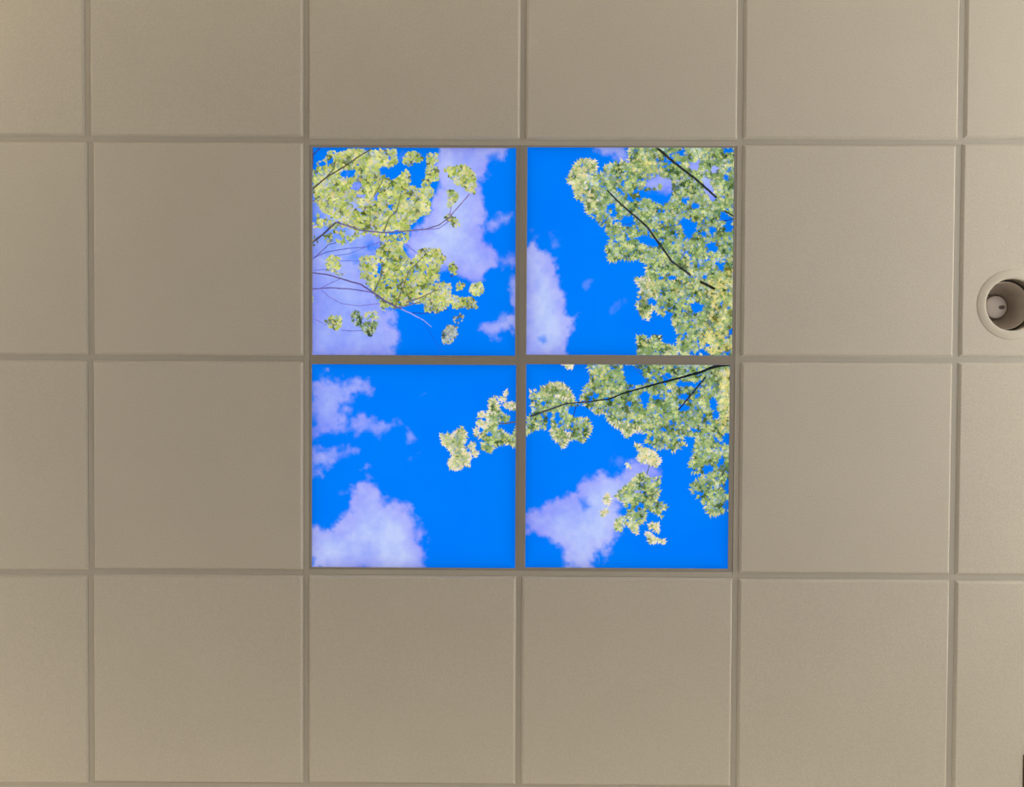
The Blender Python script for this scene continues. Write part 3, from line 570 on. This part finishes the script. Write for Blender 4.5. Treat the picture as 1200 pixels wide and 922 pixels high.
# film openings measured in the photograph (left, right, top, bottom)
panels = [(1, -1, -1, (366.2, 604.8, 172.8, 416.8), 'backlit sky panel filled at upper left with yellow-green leafy branches before pale cloud'),
          (2, 0, -1, (616.8, 860.3, 172.6, 416.6), 'backlit sky panel with dense pale green tree covering its right side'),
          (3, -1, 0, (365.6, 604.8, 426.6, 665.6), 'backlit sky panel mostly open blue with clouds and one small leaf sprig'),
          (4, 0, 0, (615.4, 855.3, 426.6, 666.2), 'backlit sky panel with dark branch across its top and leaves hanging over a cloud')]
ZF = H+2.2*mm
for pid, c, r, (xa, xb, ya, yb), label in panels:
    x0, x1, y0, y1 = cell(c, r)
    w = px_to_plane([(xa, ya), (xb, ya), (xb, yb), (xa, yb)], ZF)
    pmin = (max(w[0,0], w[3,0]), max(w[0,1], w[1,1])); pmax = (min(w[1,0], w[2,0]), min(w[2,1], w[3,1]))
    o3 = ((x0+x1)/2, (y0+y1)/2, H)
    t = thing('backlit_picture_light', label, 'light panel', o3, 'backlit sky panels in the ceiling grid')
    ex0, ex1, ey0, ey1 = x0+1.5*mm-o3[0], x1-1.5*mm-o3[0], y0+1.5*mm-o3[1], y1-1.5*mm-o3[1]
    ix0, ix1, iy0, iy1 = pmin[0]-o3[0], pmax[0]-o3[0], pmin[1]-o3[1], pmax[1]-o3[1]
    # pressed lip around the opening: flat face with a small return up to the film
    za, zb = 0.9*mm, 4*mm
    q = lambda X0, X1, Y0, Y1, z: [(X0,Y0,z),(X1,Y0,z),(X1,Y1,z),(X0,Y1,z)]
    v = q(ex0,ex1,ey0,ey1,zb)+q(ex0,ex1,ey0,ey1,za)+q(ix0-1.2*mm,ix1+1.2*mm,iy0-1.2*mm,iy1+1.2*mm,za)+q(ix0,ix1,iy0,iy1,za+.8*mm)+q(ix0,ix1,iy0,iy1,zb)
    f = []
    for k in range(5):
        k2_ = (k+1) % 5
        for i in range(4): j = (i+1) % 4; f.append((4*k+i, 4*k+j, 4*k2_+j, 4*k2_+i))
    obj('lip_frame', fix(mesh_from('lip_frame', v, f)), M_GRID_DIM, t)
    hz = 60*mm
    obj('housing', boxes('housing', [(ex0,ex1,ey0,ey1,hz,hz+1*mm),(ex0,ex0+1*mm,ey0,ey1,zb,hz),(ex1-1*mm,ex1,ey0,ey1,zb,hz),(ex0+1*mm,ex1-1*mm,ey0,ey0+1*mm,zb,hz),(ex0+1*mm,ex1-1*mm,ey1-1*mm,ey1,zb,hz)]), M_WHITE, t)
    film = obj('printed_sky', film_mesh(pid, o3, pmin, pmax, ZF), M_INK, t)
    film['label'] = 'blue sky and cloud print'
    e = 0.2*mm
    pm, px_ = (pmin[0]+e, pmin[1]+e), (pmax[0]-e, pmax[1]-e)
    lv = obj('printed_foliage', poly_mesh('printed_foliage', make_leaves(pid, 100+pid), ZF, pm, px_, o3), M_INK, film)
    lv['kind'] = 'stuff'; lv['label'] = 'printed green leaves'
    for it in make_twigs(pid, 200+pid):
        obj('printed_branch', poly_mesh('printed_branch', it, ZF, pm, px_, o3), M_INK, film)

# ------------------------------------------------------------------ recessed downlight at the right edge
d = thing('recessed_downlight', 'round recessed downlight, unlit, with cream trim ring at the right edge', 'downlight', (DLX, DLY, ZD))
ring = [(72,0.5),(73.2,-2.6),(75,-3.6),(78,-3.9),(86,-3.0),(93,-1.6),(96,-0.9),(97.5,-0.1),(97.5,0.0),(78,0.0),(77,5),(73.5,5),(72,3)]
obj('trim_ring', lathe('trim_ring', [(a*mm, b*mm) for a, b in ring], 96, True, True), M_RING, d)
can = [(73.6,5.2),(73.6,118),(0.01,118),(0.01,119.5),(75.5,119.5),(75.5,5.2)]
obj('can', lathe('can', [(a*mm, b*mm) for a, b in can], 72, False, True), M_CAN, d)
refl = [(66,28),(67,30),(67.5,44),(66,62),(61,76),(52,85),(38,89),(38,90.5),(53,86.8),(62.5,77.5),(68,63),(69.5,44),(69,29),(67.5,27)]
obj('reflector', lathe('reflector', [(a*mm, b*mm) for a, b in refl], 72, True, True), M_REFL, d)
lamp = [(0.01,62),(16,62.4),(27,63.6),(30.5,65.2),(32,68),(31,76),(25,92),(18,104),(14,117),(0.01,117)]
lm_ = obj('lamp', lathe('lamp', [(a*mm, b*mm) for a, b in lamp], 56, True), M_LAMP, d)
pin = lathe('centre_pin', [(a*mm, b*mm) for a, b in [(0.01,60.5),(4.2,60.9),(5.2,61.6),(5.4,63.4)]], 24, True); po = obj('centre_pin', pin, M_DARK, lm_); po.location = (13*mm, 1*mm, 0); po.scale = (1.7, 1.1, 1)
gapo = obj('lamp_gap_shade', lathe('lamp_gap_shade', [(a*mm, b*mm) for a, b in [(31,70),(36,70.5),(37,73),(34,76),(31,76)]], 56, True, True), M_DARK, lm_)  # dark ring standing in for the shadow in the gap round the lamp

# dark brown edge of a fixture that shows at the lower right corner
bx0, by0 = [float(t) for t in px_to_plane([(1199.1, 884)], ZD)[0]]
bt = thing('ceiling_fixture', 'dark brown fixture, its edge just showing at the lower right corner', 'fixture', (bx0, by0, ZD))
def plate(name, L, Wd, h, bev, z0=0):
    v = [(0,0,z0),(Wd,0,z0),(Wd,L,z0),(0,L,z0),(bev*.3,bev*.3,z0-h*.6),(Wd-bev*.3,bev*.3,z0-h*.6),(Wd-bev*.3,L-bev*.3,z0-h*.6),(bev*.3,L-bev*.3,z0-h*.6),(bev,bev,z0-h),(Wd-bev,bev,z0-h),(Wd-bev,L-bev,z0-h),(bev,L-bev,z0-h)]
    f = [(0,1,2,3),(11,10,9,8)]
    for k in range(2):
        for i in range(4): j = (i+1) % 4; f.append((4*k+i, 4*k+j, 4*k+4+j, 4*k+4+i))
    return fix(mesh_from(name, v, f))
obj('base_plate', plate('base_plate', 0.20, 0.20, 3*mm, 2*mm), M_BROWN, bt)
g = obj('cover', plate('cover', 0.12, 0.12, 6*mm, 4*mm), M_BROWN, bt); g.location = (0.04, 0.04, -3*mm)

# ------------------------------------------------------------------ linear wall uplights added out of view to brighten the ceiling edges
def added_uplight(label, x, y, rz, L, power, col, z=1.84):
    t = thing('added_uplight', label, 'added wall light', (x, y, z), 'linear uplights added on the unseen walls'); t.rotation_euler = (0, 0, rz)
    h = L/2
    obj('back_plate', boxes('back_plate', [(-h*.5, h*.5, 0.001, 0.012, -0.05, 0.03)]), M_WHITE, t)
    obj('channel', boxes('channel', [(-h, h, 0.012, 0.10, -0.03, -0.026), (-h, h, 0.012, 0.016, -0.026, 0.03), (-h, h, 0.096, 0.10, -0.026, 0.02),
        (-h, -h+.004, 0.016, 0.096, -0.026, 0.02), (h-.004, h, 0.016, 0.096, -0.026, 0.02)]), M_WHITE, t)
    l = bpy.data.lights.new('added_tube_light', 'AREA'); l.shape = 'RECTANGLE'; l.size = L-.03; l.size_y = 0.06; l.energy = power; l.color = col
    o = bpy.data.objects.new('added_tube_light', l); C.objects.link(o); o.parent = t; o.location = (0, 0.056, 0.005); o.rotation_euler = (math.pi, 0, 0)
WARM = (1.0, 0.84, 0.62)
added_uplight('added long white uplight on the left wall beside the doorway', XL, -1.2, -math.pi/2, 1.2, 6.0, WARM, 1.84)
added_uplight('added long white uplight on the left wall beyond the doorway', XL, 1.4, -math.pi/2, 0.8, 4.2, WARM, 1.84)
added_uplight('added long white uplight on the wall at the top of the view', 0, YT, 0, 3.0, 3.2, WARM, 1.84)
added_uplight('added long white uplight on the wall at the bottom of the view', 0, YB, math.pi, 3.2, 4.2, WARM, 1.84)
added_uplight('added long white uplight above the window on the right wall', XR, 0, math.pi/2, 3.0, 15.0, (1.0, 0.9, 0.74), 2.38)
